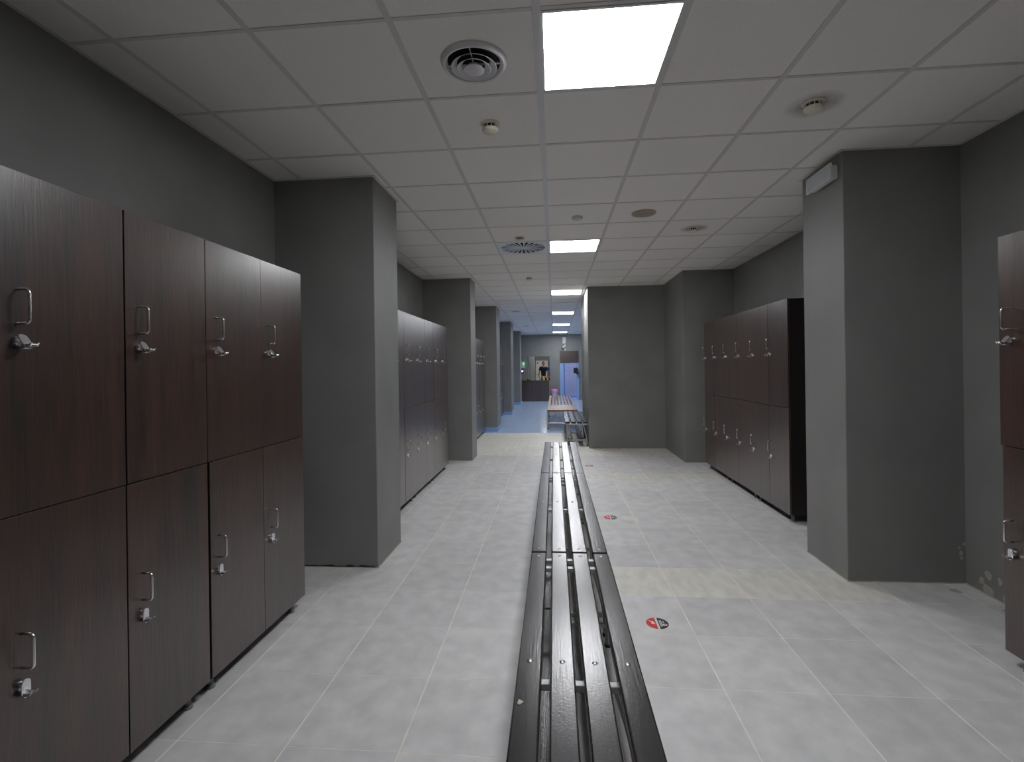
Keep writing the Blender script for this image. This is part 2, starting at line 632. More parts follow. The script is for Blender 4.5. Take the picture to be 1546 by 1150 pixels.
def handle_bm():
    bm = new()
    L_, P_, r = 0.1, 0.04, 0.012
    pts = [(0.001, 0, 0), (P_ - r, 0, 0)]
    for k in range(1, 6):
        a = PI / 2 * k / 5
        pts.append((P_ - r + r * math.sin(a), 0, r - r * math.cos(a)))
    for k in range(0, 6):
        a = PI / 2 * k / 5
        pts.append((P_ - r + r * math.cos(a), 0, L_ - r + r * math.sin(a)))
    pts += [(0.001, 0, L_)]
    return tube(bm, pts, 0.0042)


handle_me = mesh('handle', handle_bm(), 'chrome', 'all')


def lock_me(tilt):
    """Cam lock: round boss, rounded hasp plate and a folded pair of fins below it. x = out of the door."""
    bm = new()
    lathe(bm, [(0.0, 0.0), (0.0145, 0.0), (0.0145, 0.009), (0.012, 0.012), (0.0, 0.012)], 16, axis='x')
    poly = [(-0.013, -0.022), (0.013, -0.022)] + [(0.013 * math.cos(a), 0.008 + 0.013 * math.sin(a)) for a in [PI * k / 8 for k in range(9)]]
    b2 = new()
    prism(b2, poly, 0.011, 0.0155, 'yz')
    bmesh.ops.bevel(b2, geom=[e for e in b2.edges], offset=0.0009, segments=1, affect='EDGES')
    if tilt:
        bmesh.ops.rotate(b2, cent=(0.012, 0, 0.018), matrix=Matrix.Rotation(-0.62, 3, 'Y'), verts=b2.verts)
    t = bpy.data.meshes.new('t')
    b2.to_mesh(t)
    b2.free()
    bm.from_mesh(t)
    bx, bz = (0.030, -0.010) if tilt else (0.014, -0.018)
    # folded lower part: a floor plate and two upturned fins
    box(bm, (0.004, -0.011, bz - 0.012), (bx + 0.008, 0.011, bz - 0.002), bev=0.002)
    for s in (-1, 1):
        b3 = new()
        prism(b3, [(bx - 0.006, bz - 0.010), (bx + 0.022, bz - 0.004), (bx + 0.028, bz + 0.006), (bx + 0.018, bz + 0.002), (bx - 0.004, bz + 0.002)],
              s * 0.0095 - 0.002, s * 0.0095 + 0.002, 'xz')
        b3.to_mesh(t)
        b3.free()
        bm.from_mesh(t)
    b3 = new()
    prism(b3, [(bx - 0.004, bz - 0.009), (bx + 0.026, bz + 0.0), (bx + 0.025, bz + 0.003), (bx - 0.004, bz - 0.005)], -0.0105, 0.0105, 'xz')
    b3.to_mesh(t)
    b3.free()
    bm.from_mesh(t)
    bpy.data.meshes.remove(t)
    return mesh('lock', bm, 'chrome', True)


locks = [lock_me(True), lock_me(False)]


def door_bm(w, h):
    return box(new(), (-DOOR_T, 0, 0), (0, w, h), bev=0.0012)


door_cache = {}


def make_locker(label, loc, rz=0, ncol=2, gaps={}, locktype=(0, 0, 1, 1), group='dark wood locker units'):
    """Locker unit. Local frame: front face at x=0 looking to +x, columns along +y from 0, floor at z=0."""
    t = thing('locker', label, 'locker', loc, rz, group)
    W = COL * ncol
    bm = new()
    x0, x1 = -DEPTH, -DOOR_T - 0.002
    th = 0.018
    box(bm, (x0, 0.001, BOT), (x1, W - 0.001, BOT + th))
    box(bm, (x0, 0.001, TOP - th), (x1, W - 0.001, TOP))
    box(bm, (x0, th, SPLIT - 0.009), (x1, W - th, SPLIT + 0.009))
    box(bm, (x0, 0.001, BOT + th), (x0 + 0.006, W - 0.001, TOP - th))
    for k in range(ncol + 1):
        yc = min(max(COL * k, 0.001 + th / 2), W - 0.001 - th / 2)
        box(bm, (x0 + 0.006, yc - th / 2, BOT + th), (x1, yc + th / 2, TOP - th))
    obj('body', bm, 'carcass', t)
    for k in range(ncol):
        for row in range(2):
            g0, g1 = gaps.get((k, row), (0.0015, 0.0015))
            w = COL - g0 - g1
            z0, z1 = ((BOT - 0.0, SPLIT - 0.002), (SPLIT + 0.002, TOP + 0.001))[row]
            key = (round(w, 4), round(z1 - z0, 4))
            if key not in door_cache:
                door_cache[key] = mesh('door', door_bm(w, z1 - z0), 'wenge')
            d = link('door', door_cache[key], t, (random.uniform(-0.0012, 0.0012), COL * k + g0, z0))
            off = 0.062 - g0
            hz = (0.607, 1.606)[row] - z0
            link('handle', handle_me, d, (0, off, hz))
            link('lock', locks[locktype[(k * 2 + row) % 4]], d, (0, off, hz - 0.052))
    for fx in (-0.055, -DEPTH + 0.06):
        for fy in (0.07, W - 0.07):
            bm = new()
            lathe(bm, [(0.0, 0), (0.022, 0), (0.022, 0.012), (0.014, 0.02), (0.014, BOT - 0.006), (0.026, BOT - 0.004), (0.026, BOT), (0, BOT)], 14, (fx, fy, 0))
            obj('foot', bm, 'foot', t, None, True)
    return t


FXL = -1.553
LG = 'dark wood locker units'
la = make_locker('dark wenge four-door locker unit nearest the camera by left wall, cut by the frame', (FXL, 2.08 - 2 * COL, 0), 0,
                 gaps={(1, 1): (0.005, 0.0015), (0, 0): (0.0015, 0.0015), (1, 0): (0.0025, 0.0015)}, locktype=(1, 0, 1, 0))
lb = make_locker('dark wenge four-door locker unit touching the first left pillar', (FXL, 2.08, 0), 0,
                 gaps={(0, 0): (0.012, 0.0015)}, locktype=(1, 0, 1, 0))
# second bay on the left
lc = make_locker('dark wenge locker unit touching the second left pillar, at the far end of its bay', (FXL, 7.08 - 2 * COL, 0), 0, locktype=(1, 0, 1, 0))
make_locker('dark wenge locker unit in the middle of the bay between first and second left pillars', (FXL, 7.08 - 4 * COL, 0), 0,
            gaps={(1, 0): (0.0015, 0.0015), (0, 1): (0.008, 0.0015)}, locktype=(1, 0, 1, 0))
make_locker('dark wenge locker unit half hidden just behind the first left pillar', (FXL + 0.004, 7.08 - 6 * COL, 0), 0, locktype=(1, 0, 1, 0))
# third and fourth bays on the left (mostly hidden by the pillars)
dup(lc, (FXL, 10.92 - 2 * COL, 0), 0, 'distant dark locker unit touching the third left pillar, two columns of handles showing')
dup(lc, (FXL, 10.92 - 4 * COL, 0), 0, 'distant dark locker unit beside the second left pillar, almost hidden by it')
dup(lc, (FXL, 14.95 - 2 * COL, 0), 0, 'farthest left locker unit, only chrome handles showing beyond third left pillar')
# right bank (three units), rotated so that they face the aisle
FXR = 2.125
YR = 4.685
dup(lc, (FXR - 0.004, YR + 2 * COL, 0), PI, 'dark wenge locker unit with bare black end panel, beside the right front pillar')
dup(lc, (FXR, YR + 4 * COL, 0), PI, 'dark wenge locker unit in the middle of the right-hand row of three')
dup(lc, (FXR, YR + 6 * COL, 0), PI, 'dark wenge locker unit at the far end of the right-hand row of three')
dup(lb, (2.135, 2.565, 0), PI, 'dark wenge locker unit cut by the right edge of the picture')


# ================================================================ benches
def bench_slat(bm, x0, x1, y0, y1, z1, th=0.042):
    return box(bm, (x0, y0, z1 - th), (x1, y1, z1), bev=0.006, seg=2)


bolt_bm = new()
lathe(bolt_bm, [(0.0, 0.0035), (0.004, 0.0033), (0.0075, 0.0022), (0.0098, 0.0004), (0.0098, -0.002), (0, -0.002)], 14)
bolt_me = mesh('bolt', bolt_bm, 'steel', True)


def make_bench(label, loc, length, rz=0, supports=3, rack=True):
    t = thing('bench', label, 'bench', loc, rz, 'dark slatted changing benches')
    TOPZ = 0.45
    sw, gap = 0.0825, 0.0277
    wtot = 4 * sw + 3 * gap
    sy = [0.045 + k * (length - 0.09) / (supports - 1) for k in range(supports)]
    for k in range(4):
        x0 = -wtot / 2 + k * (sw + gap)
        s = obj('slat', bench_slat(new(), x0, x0 + sw, 0, length, TOPZ), 'slat', t)
        for y in sy:
            link('bolt', bolt_me, s, (x0 + sw / 2, y, TOPZ))
    hw = wtot / 2
    for q, y in enumerate(sy):
        yo = y - 0.045 if q else y - 0.045
        bm = new()
        # cross bar, straight leg on one side, bowed leg on the other, foot rail
        box(bm, (-hw + 0.004, y - 0.058, TOPZ - 0.066), (hw - 0.004, y - 0.030, TOPZ - 0.0425), bev=0.002)
        box(bm, (-hw + 0.02, y - 0.056, 0.012), (-hw + 0.046, y - 0.032, TOPZ - 0.06), bev=0.002)
        pts = [(hw - 0.085 + 0.068 * math.sin(PI / 2 * min(1, u * 1.1)), y - 0.044, TOPZ - 0.055 - u * (TOPZ - 0.067)) for u in [k / 10 for k in range(11)]]
        tube(bm, pts, 0.013)
        box(bm, (-hw + 0.03, y - 0.055, 0.10), (hw - 0.02, y - 0.033, 0.122), bev=0.002)
        obj('support_frame', bm, 'silver', t)
        for x in (-hw + 0.033, hw - 0.017):
            bm = new()
            lathe(bm, [(0, 0), (0.017, 0), (0.017, 0.014), (0, 0.014)], 10, (x, y - 0.044, 0))
            obj('foot', bm, 'black', t)
    if rack:
        for x0 in (-0.16, 0.04):
            obj('rack_slat', box(new(), (x0, 0.0, 0.122), (x0 + 0.085, length, 0.142), bev=0.004), 'slat', t)
    return t


b1 = make_bench('dark glossy slatted bench nearest the camera with a chipped left slat', (0.068, 0.70, 0), 1.985)
chip = flake(bpy.data.objects['slat'], (-0.185, 0.78, 0.4502), 0.011, 'z', 77, 'paint_chip', 'paint_loss')
make_bench('dark glossy slatted bench in the middle of the aisle row, behind the nearest one', (0.067, 2.70, 0), 2.0, 0.002)
make_bench('dark slatted bench at the far end of the aisle row, whitened by lamp reflections', (0.062, 4.72, 0), 1.94, -0.002)
make_bench('short dark slatted bench with shoe rack against the side of the corner wall block', (0.392, 9.12, 0), 2.1)


def make_brown_bench(label, loc, length, cross):
    t = thing('bench', label, 'bench', loc, 0, 'brown slatted benches on the blue floor')
    TOPZ, W_ = 0.45, 0.72
    n = 3 if cross else 8
    for k in range(n):
        if cross:
            y0 = k * length / n
            bm = box(new(), (0, y0 + 0.006, TOPZ - 0.03), (W_, y0 + length / n - 0.006, TOPZ), bev=0.004)
        else:
            x0 = 0.0 + k * W_ / n
            bm = box(new(), (x0 + 0.018, 0, TOPZ - 0.03), (x0 + W_ / n - 0.018, length, TOPZ), bev=0.004)
        obj('slat', bm, 'slat_brown', t)
    bm = new()
    for y in (0.02, length - 0.05):
        box(bm, (0.0, y, TOPZ - 0.06), (W_, y + 0.03, TOPZ - 0.0305), bev=0.002)
    for x in (0.0, W_ - 0.03):
        box(bm, (x, 0.05, TOPZ - 0.06), (x + 0.03, length - 0.05, TOPZ - 0.0305), bev=0.002)
    obj('frame', bm, 'silver', t)
    for x in (0.003, W_ - 0.033):
        for y in (0.02, length - 0.05):
            l = obj('leg', box(new(), (x, y, 0.02), (x + 0.03, y + 0.03, TOPZ - 0.055), bev=0.002), 'silver', t)
            obj('foot', box(new(), (x - 0.002, y - 0.002, 0), (x + 0.032, y + 0.032, 0.025)), 'black', l)
    bm = new()
    for k in range(7):
        z = 0.14
        y = 0.06 + k * (length - 0.12) / 6
        tube(bm, [(0.02, y, z), (W_ - 0.02, y, z)], 0.004, 6)
    for k in range(5):
        x = 0.03 + k * (W_ - 0.06) / 4
        tube(bm, [(x, 0.04, 0.148), (x, length - 0.04, 0.148)], 0.004, 6)
    obj('wire_rack', bm, 'steel', t)
    return t


BBX = -0.185
make_brown_bench('brown bench with broad cross boards on silver legs, first on the blue floor', (BBX, 11.56, 0), 1.45, True)
make_brown_bench('brown slatted bench just behind the broad-boarded one on the blue floor', (BBX, 13.05, 0), 1.45, False)
make_brown_bench('brown slatted bench third along the row on the blue floor', (BBX, 14.54, 0), 1.45, False)
make_brown_bench('brown slatted bench last in the row, nearest the pink-lidded bin', (BBX, 16.03, 0), 1.45, False)

# ================================================================ ceiling fittings
light_labels = {1: 'large square LED ceiling panel nearest the camera, top centre',
                2: 'square LED ceiling panel beside the swirl air diffuser, second along',
                3: 'square LED ceiling panel third along, just before the corner wall block',
                4: 'square LED ceiling panel fourth along the corridor ceiling',
                5: 'narrow-looking LED ceiling panel fifth along, over the blue floor',
                6: 'farthest LED ceiling panel, closest to the far wall'}
fr_bm = new()
for lo, hi in (((0.012, 0.012), (0.588, 0.026)), ((0.012, 0.574), (0.588, 0.588)), ((0.012, 0.026), (0.026, 0.574)), ((0.574, 0.026), (0.588, 0.574))):
    box(fr_bm, (lo[0], lo[1], -0.002), (hi[0], hi[1], 0.02))
fr_me = mesh('frame', fr_bm, 'white')
df_me = mesh('diffuser', box(new(), (0.026, 0.026, 0.001), (0.574, 0.574, 0.012)), 'lamp')
for k, ly in enumerate(LIGHT_Y):
    t = thing('ceiling_light', light_labels[k + 1], 'ceiling light', (-0.052, ly, CEIL), 0, 'LED panels along the corridor')
    link('frame', fr_me, t)
    link('diffuser', df_me, t)

# round cone air diffuser
t = thing('air_vent', 'round grey air vent of concentric cones in the ceiling, beside the nearest lamp', 'air vent', (-0.352, 2.262, CEIL + 0.003))


def ring(bm, prof, seg=48):
    rings = []
    for r, z in prof:
        rings.append([bm.verts.new((r * math.cos(2 * PI * k / seg), r * math.sin(2 * PI * k / seg), z)) for k in range(seg)])
    n = len(prof)
    for i in range(n):
        a, b = rings[i], rings[(i + 1) % n]
        for k in range(seg):
            bm.faces.new((a[k], a[(k + 1) % seg], b[(k + 1) % seg], b[k]))
    bmesh.ops.recalc_face_normals(bm, faces=bm.faces)
    return bm


obj('flange', ring(new(), [(0.155, 0.0), (0.153, -0.008), (0.140, -0.020), (0.131, -0.019), (0.122, -0.004), (0.124, 0.002)]), 'vent', t, None, True)
obj('duct', lathe(new(), [(0.1235, -0.001), (0.1235, -0.004), (0, -0.004)], 40), 'dark_hole', t)
for r0, r1, z in ((0.078, 0.104, -0.030), (0.052, 0.077, -0.036)):
    obj('cone', ring(new(), [(r1, z), (r1 + 0.002, z + 0.001), (r0 + 0.002, z + 0.020), (r0, z + 0.020)]), 'vent', t, None, True)
obj('cone', lathe(new(), [(0, -0.041), (0.046, -0.041), (0.048, -0.040), (0.028, -0.018), (0, -0.018)], 32), 'vent', t, None, True)
bm = new()
for a in (0.3, 0.3 + PI / 2, 0.3 + PI, 0.3 + 1.5 * PI):
    box(bm, (0.02, -0.002, -0.018), (0.122, 0.002, -0.010))
    bmesh.ops.rotate(bm, cent=(0, 0, 0), matrix=Matrix.Rotation(PI / 2, 3, 'Z'), verts=bm.verts)
obj('bracket', bm, 'vent', t)


# smoke detectors
def detector(label, x, y, s=1.0, stain=False):
    t = thing('smoke_detector', label, 'smoke detector', (x, y, CEIL + 0.003), 0, 'smoke detectors on the ceiling')
    obj('base', lathe(new(), [(0.0, 0.0), (0.057, 0.0), (0.057, -0.006), (0.050, -0.010), (0.0, -0.010)], 28), 'cream', t, None, True)
    b = new()
    lathe(b, [(0.0, -0.0102), (0.036, -0.0102), (0.036, -0.030), (0.0, -0.030)], 24)
    obj('sensing_chamber', b, 'black', t)
    b = new()
    for k in range(10):
        a = 2 * PI * k / 10
        box(b, (0.036, -0.0022, -0.030), (0.042, 0.0022, -0.010))
        bmesh.ops.rotate(b, cent=(0, 0, 0), matrix=Matrix.Rotation(2 * PI / 10, 3, 'Z'), verts=b.verts)
    obj('chamber_rib', b, 'cream', t)
    obj('cap', lathe(new(), [(0.0, -0.030), (0.047, -0.030), (0.048, -0.036), (0.043, -0.047), (0.030, -0.053), (0.0, -0.055)], 28), 'cream', t, None, True)
    if stain:
        h = obj('dust_halo', lathe(new(), [(0.0, 0.0), (0.16, 0.0), (0.16, 0.0004), (0.0, 0.0004)], 32), 'dust', t, (0.02, 0.03, -0.0012))
    return t


detector('cream smoke detector right of the round cone vent, below it in the picture', -0.353, 2.849)
detector('cream smoke detector with dusty halo, above the right front pillar', 1.423, 2.81, stain=True)
detector('cream smoke detector just before the swirl air diffuser', -0.353, 5.37)
detector('cream smoke detector with faint dust ring, right of the tan-rimmed ceiling speaker', 1.446, 5.235, stain=True)
detector('cream smoke detector farthest off, past the swirl air diffuser', -0.376, 7.783)

# small round white sensor
t = thing('ceiling_sensor', 'small round white ceiling sensor before the second LED panel', 'sensor', (0.233, 4.712, CEIL + 0.003))
obj('base', lathe(new(), [(0.0, 0.0), (0.05, 0.0), (0.052, -0.006), (0.05, -0.024), (0.0, -0.024)], 28), 'vent', t, None, True)
obj('dome', lathe(new(), [(0.0, -0.024), (0.045, -0.024), (0.040, -0.031), (0.022, -0.036), (0.0, -0.037)], 28), 'white', t, None, True)
b = new()
for k in range(3):
    box(b, (-0.017 + k * 0.013, -0.03, -0.0365), (-0.010 + k * 0.013, -0.024, -0.032))
obj('indicator', b, 'frosted', t)

# ceiling speakers
sp_lab = ('round tan-rimmed ceiling speaker beside the small white sensor', 'faint round speaker in the ceiling left of the fourth LED panel',
          'faint round speaker in the ceiling left of the fifth LED panel')
for lab, x, y in zip(sp_lab, (0.849, -0.95, -0.95), (4.67, 12.4, 16.9)):
    t = thing('ceiling_speaker', lab, 'speaker', (x, y, CEIL + 0.003), 0, 'round ceiling speakers')
    obj('rim', ring(new(), [(0.112, 0.0), (0.110, -0.009), (0.100, -0.012), (0.092, -0.006), (0.092, 0.0)]), 'tan' if y < 6 else 'vent', t, None, True)
    obj('grille', lathe(new(), [(0.0, 0.0), (0.0925, 0.0), (0.0925, -0.006), (0.05, -0.008), (0.0, -0.0085)], 36), 'mesh_grey', t, None, True)

# swirl diffuser in its own ceiling cell: dark plenum, square plate ring and radial blades
t = thing('swirl_diffuser', 'square pale plate with dark radial air slots beside second LED panel', 'air vent', (-0.352, CY0 + 3.9, CEIL))
obj('plenum', box(new(), (-0.285, -0.285, 0.006), (0.285, 0.285, 0.019)), 'dark_hole', t)
bm = new()
n = 72
R_ = 0.262
outer = []
inner = []
for k in range(n):
    a = 2 * PI * k / n + PI / 4
    c, s = math.cos(a), math.sin(a)
    q = 0.288 / max(abs(c), abs(s))
    outer.append((c * q, s * q))
    inner.append((c * R_, s * R_))
vo = [[bm.verts.new((p[0], p[1], z)) for p in outer] for z in (0.0, 0.005)]
vi = [[bm.verts.new((p[0], p[1], z)) for p in inner] for z in (0.0, 0.005)]
for k in range(n):
    j = (k + 1) % n
    bm.faces.new((vo[0][k], vo[0][j], vi[0][j], vi[0][k]))
    bm.faces.new((vo[1][k], vo[1][j], vi[1][j], vi[1][k]))
    bm.faces.new((vi[0][k], vi[0][j], vi[1][j], vi[1][k]))
    bm.faces.new((vo[0][k], vo[0][j], vo[1][j], vo[1][k]))
bmesh.ops.recalc_face_normals(bm, faces=bm.faces)
obj('plate', bm, 'swirl', t)
blade = new()
prism(blade, [(0.03, -0.003), (0.265, -0.014), (0.265, 0.014), (0.03, 0.003)], 0.0004, 0.0035)
bl_me = mesh('blade', blade, 'swirl')
for k in range(24):
    o = link('blade', bl_me, t)
    o.rotation_euler = (0.05, 0, 2 * PI * (k + 0.5) / 24)
    o.location = (0, 0, 0.001)
obj('hub', lathe(new(), [(0, -0.001), (0.048, -0.001), (0.05, 0.003), (0, 0.003)], 24), 'swirl', t)

# emergency lamp on the right pillar
t = thing('emergency_light', 'white boxy emergency light high on the right front pillar', 'emergency light', (1.935, 3.665, 2.76))
obj('housing', box(new(), (-0.045, -0.145, -0.045), (0, 0.145, 0.045), bev=0.004), 'white', t)
bm = new()
box(bm, (-0.060, -0.16, -0.055), (-0.045, 0.16, -0.043), bev=0.002)
box(bm, (-0.060, -0.16, 0.043), (-0.045, 0.16, 0.055), bev=0.002)
box(bm, (-0.060, -0.16, -0.043), (-0.045, -0.145, 0.043), bev=0.002)
box(bm, (-0.060, 0.145, -0.043), (-0.045, 0.16, 0.043), bev=0.002)
obj('rim', bm, 'white', t)
obj('cover', box(new(), (-0.056, -0.145, -0.043), (-0.0452, 0.145, 0.043)), 'frosted', t)


# ================================================================ floor stickers and drain
def sticker(label, x, y, rz):
    t = thing('floor_sticker', label, 'sticker', (x, y, 0.0004), rz, 'round red and black floor stickers')
    R = 0.062

    def half(side, c0):
        n = 28
        pts = []
        a0 = math.acos(c0 / R)
        if side < 0:
            for k in range(n + 1):
                a = a0 + (2 * PI - 2 * a0) * k / n
                pts.append((R * math.cos(a), R * math.sin(a)))
        else:
            for k in range(n + 1):
                a = -a0 + 2 * a0 * k / n
                pts.append((R * math.cos(a), R * math.sin(a)))
        return pts
    obj('backing', prism(new(), [(1.02 * R * math.cos(2 * PI * k / 40), 1.02 * R * math.sin(2 * PI * k / 40)) for k in range(40)], 0, 0.0006), 'white_vinyl', t)
    obj('red_field', prism(new(), half(-1, -0.006), 0.0006, 0.0009), 'red', t)
    obj('black_field', prism(new(), half(1, 0.006), 0.0006, 0.0009), 'black_vinyl', t)
    # white arrow-like figure on red, rows of small white blocks on black, red and white dot mark
    b = new()
    prism(b, [(-0.046, 0.028), (-0.030, 0.012), (-0.034, -0.006), (-0.012, -0.012), (-0.016, 0.010), (-0.022, 0.022)], 0.0009, 0.0011)
    obj('white_figure', b, 'white_vinyl', t)
    b = new()
    rr = random.Random(5)
    for col, (x0, ya, yb) in enumerate(((0.013, -0.034, 0.034), (0.021, -0.030, 0.034), (0.033, 0.004, 0.034))):
        yv = ya
        while yv < yb - 0.006:
            l = rr.uniform(0.004, 0.009)
            box(b, (x0, yv, 0.0009), (x0 + 0.006, min(yv + l, yb), 0.0011))
            yv += l + 0.0022
    obj('white_marks', b, 'white_vinyl', t)
    b = new()
    prism(b, [(0.040 + 0.013 * math.cos(2 * PI * k / 16), -0.016 + 0.011 * math.sin(2 * PI * k / 16)) for k in range(16)], 0.0009, 0.0011)
    obj('white_emblem', b, 'white_vinyl', t)
    b = new()
    prism(b, [(0.041 + 0.006 * math.cos(2 * PI * k / 12), -0.014 + 0.004 * math.sin(2 * PI * k / 12)) for k in range(12)], 0.0011, 0.0013)
    obj('red_emblem', b, 'red', t)
    return t


sticker('round red and black floor sticker nearest the camera, right of the bench', 0.560, 2.845, 0.0)
sticker('round red and black floor sticker beside the small pale floor drain', 0.518, 4.81, 0)
sticker('worn round floor sticker farthest off, near the end of the bench row', 0.489, 7.30, 0)

t = thing('floor_drain', 'small pale square drain cover let into the grey floor tiles', 'drain', (0.707, 4.777, 0.0004), -0.03)
obj('frame', ring(new(), [(0.086, 0), (0.086, 0.0025), (0.078, 0.003), (0.078, 0)], 4), 'drain', t)
bpy.data.objects[t.children[0].name].rotation_euler = (0, 0, PI / 4)
b = new()
for i in range(6):
    box(b, (-0.055 + 0.0 , -0.055 + i * 0.0195, 0.0), (0.055, -0.055 + i * 0.0195 + 0.0125, 0.002))
for i in range(7):
    box(b, (-0.055 + i * 0.0165, -0.055, 0.0), (-0.055 + i * 0.0165 + 0.011, 0.055, 0.0017))
obj('grate', b, 'drain', t)
obj('sump', box(new(), (-0.055, -0.055, 0), (0.055, 0.055, 0.0006)), 'foot', t)

# ================================================================ far end: counter, hatch, doorway
t = thing('counter', 'dark brown reception counter below the hatch in the far wall', 'counter', (0, 0, 0))
obj('front_panel', box(new(), (-1.46, 21.02, 0.0), (-0.235, 21.05, 0.86), bev=0.003), 'wenge', t)
obj('side_panel', box(new(), (-0.26, 21.05, 0.0), (-0.235, 21.59, 0.86), bev=0.002), 'wenge', t)
obj('side_panel', box(new(), (-1.46, 21.05, 0.0), (-1.435, 21.59, 0.86), bev=0.002), 'wenge', t)
obj('countertop', box(new(), (-1.47, 21.0, 0.86), (-0.225, 21.595, 0.885), bev=0.003), 'carcass', t)
t = thing('telephone', 'small black telephone on the left of the far counter', 'telephone', (-1.1, 21.2, 0.885))
obj('base', box(new(), (-0.07, -0.08, 0), (0.07, 0.08, 0.04), bev=0.012, seg=2), 'black', t)
obj('handset', tube(new(), [(-0.05, -0.07, 0.05), (-0.05, -0.05, 0.07), (-0.05, 0.05, 0.07), (-0.05, 0.07, 0.05)], 0.018), 'black', t)
obj('keypad', box(new(), (-0.01, -0.05, 0.038), (0.055, 0.04, 0.044), bev=0.003), 'foot', t)
t = thing('spray_bottle', 'yellow bottle with white trigger on the far counter', 'bottle', (-0.465, 21.2, 0.885))
obj('body', lathe(new(), [(0, 0), (0.045, 0), (0.048, 0.02), (0.046, 0.09), (0.018, 0.12), (0.016, 0.14), (0, 0.14)], 18), 'yellow', t, None, True)
b = new()
box(b, (-0.02, -0.02, 0.14), (0.045, 0.02, 0.175), bev=0.006)
tube(b, [(0.03, 0, 0.145), (0.04, 0, 0.115)], 0.006)
obj('trigger', b, 'white', t)
t = thing('dark_bottle', 'small black bottle beside the yellow one on the far counter', 'bottle', (-0.37, 21.25, 0.885))
obj('body', lathe(new(), [(0, 0), (0.04, 0), (0.042, 0.01), (0.042, 0.08), (0.015, 0.105), (0.015, 0.11), (0, 0.11)], 18), 'black', t, None, True)
obj('cap', lathe(new(), [(0, 0.11), (0.018, 0.11), (0.018, 0.135), (0, 0.135)], 14), 'white', t, None, True)

# room behind the hatch
BY = 31.0
struct('wall_inner_left', box(new(), (OX0 - 0.15, YF + 0.12, 0), (OX0, BY, 2.9)), 'wall')
struct('wall_inner_back', box(new(), (OX0 - 0.15, BY, 0), (0.35, BY + 0.1, 2.9)), 'wall')
struct('wall_inner_right', box(new(), (0.13, YF + 0.12, 0), (0.23, BY, 2.9)), 'wall')
struct('floor_inner', box(new(), (OX0 - 0.15, YF + 0.1, -0.06), (0.35, BY + 0.1, 0.0)), 'tile')
struct('ceiling_inner', box(new(), (OX0 - 0.15, YF + 0.12, 2.9), (0.35, BY + 0.1, 3.0)), 'ceil')
for i, y in enumerate((22.3, 24.2)):
    struct('trim_%d' % (i + 1), box(new(), (OX0, y, 0), (OX0 + 0.03, y + 0.06, 2.9)), 'alu')
for i, y in enumerate((24.6, 28.2)):
    t = thing('ceiling_light', ('LED ceiling panel inside the hatch room, nearer the counter', 'LED ceiling panel inside the hatch room, above the two people')[i], 'ceiling light', (-0.72, y, 2.879), 0, 'LED panels in the hatch room')
    link('frame', fr_me, t)
    link('diffuser', df_me, t)
d = struct('door_1', box(new(), (-1.16, BY - 0.05, 0), (-0.42, BY - 0.005, 1.86), bev=0.004), 'door_white')
obj('door_handle', tube(new(), [(-1.08, BY - 0.05, 0.98), (-1.08, BY - 0.1, 0.98), (-0.98, BY - 0.1, 0.98)], 0.014), 'black', d)
obj('door_sign', prism(new(), [(-1.10, 1.70), (-1.07, 1.70), (-1.07, 1.66), (-1.03, 1.66), (-1.03, 1.70), (-0.99, 1.70), (-0.99, 1.74), (-1.03, 1.74), (-1.03, 1.79), (-1.07, 1.79), (-1.07, 1.74), (-1.10, 1.74)],
               BY - 0.056, BY - 0.05, 'xz'), 'red', d)

# doorway on the far right with brown transom and blue passage
struct('wall_passage_left', box(new(), (DX0 - 0.01, YF + 0.12, 0), (DX0 + 0.005, 24.0, 2.4)), 'blue_wall')
struct('wall_passage_right', box(new(), (DX1 + 0.1, YF + 0.12, 0), (DX1 + 0.2, 24.0, 2.4)), 'blue_wall')
struct('floor_passage', box(new(), (DX0 - 0.1, YF, -0.06), (DX1 + 0.2, 24.1, 0.0)), 'blue')
struct('ceiling_passage', box(new(), (DX0 - 0.1, YF + 0.12, 2.4), (DX1 + 0.2, 24.1, 2.5)), 'ceil')
pb = struct('wall_passage_back', box(new(), (DX0 - 0.1, 24.0, 0), (DX1 + 0.2, 24.1, 2.4)), 'blue_wall')
wt_me = mesh('wall_tile', box(new(), (0.003, -0.008, 0.003), (0.197, 0, 0.197), bev=0.002), 'wall_tile')
for i in range(3):
    for j in range(8):
        link('wall_tile', wt_me, pb, (0.50 + 0.2 * i, 24.0, 0.02 + 0.2 * j))
t = thing('ceiling_light', 'unseen LED panel added to light the blue passage behind the doorway', 'ceiling light', (0.45, 22.5, 2.379))
t.scale = (0.55, 0.55, 1)  # added panel, hidden by the transom; shrunk to dim the passage
link('frame', fr_me, t)
link('diffuser', df_me, t)
d = struct('door_2', box(new(), (DX0, YF - 0.03, 1.62), (DX1, YF + 0.02, DZ1), bev=0.003), 'wenge')
for i, (x0, x1) in enumerate(((DX0, DX0 + 0.16), (DX1 - 0.09, DX1))):
    struct('trim_%d' % (i + 3), box(new(), (x0, YF - 0.01, 0), (x1, YF + 0.12, 1.62), bev=0.003), 'blue_wall')
t = thing('hand_dryer', 'small black dispenser on the right jamb of the far doorway', 'dispenser', (0.93, YF - 0.01, 1.27))
obj('housing', box(new(), (-0.10, -0.12, -0.10), (0.07, 0, 0.14), bev=0.012, seg=2), 'black', t)
obj('nozzle', box(new(), (0.0, -0.14, -0.13), (0.13, -0.02, -0.09), bev=0.008), 'black', t)
t = thing('wall_router', 'white upright box on the far wall above the doorway camera', 'box', (0.44, YF, 2.46))
obj('housing', box(new(), (-0.075, -0.07, 0), (0.075, 0, 0.28), bev=0.012, seg=2), 'white', t)
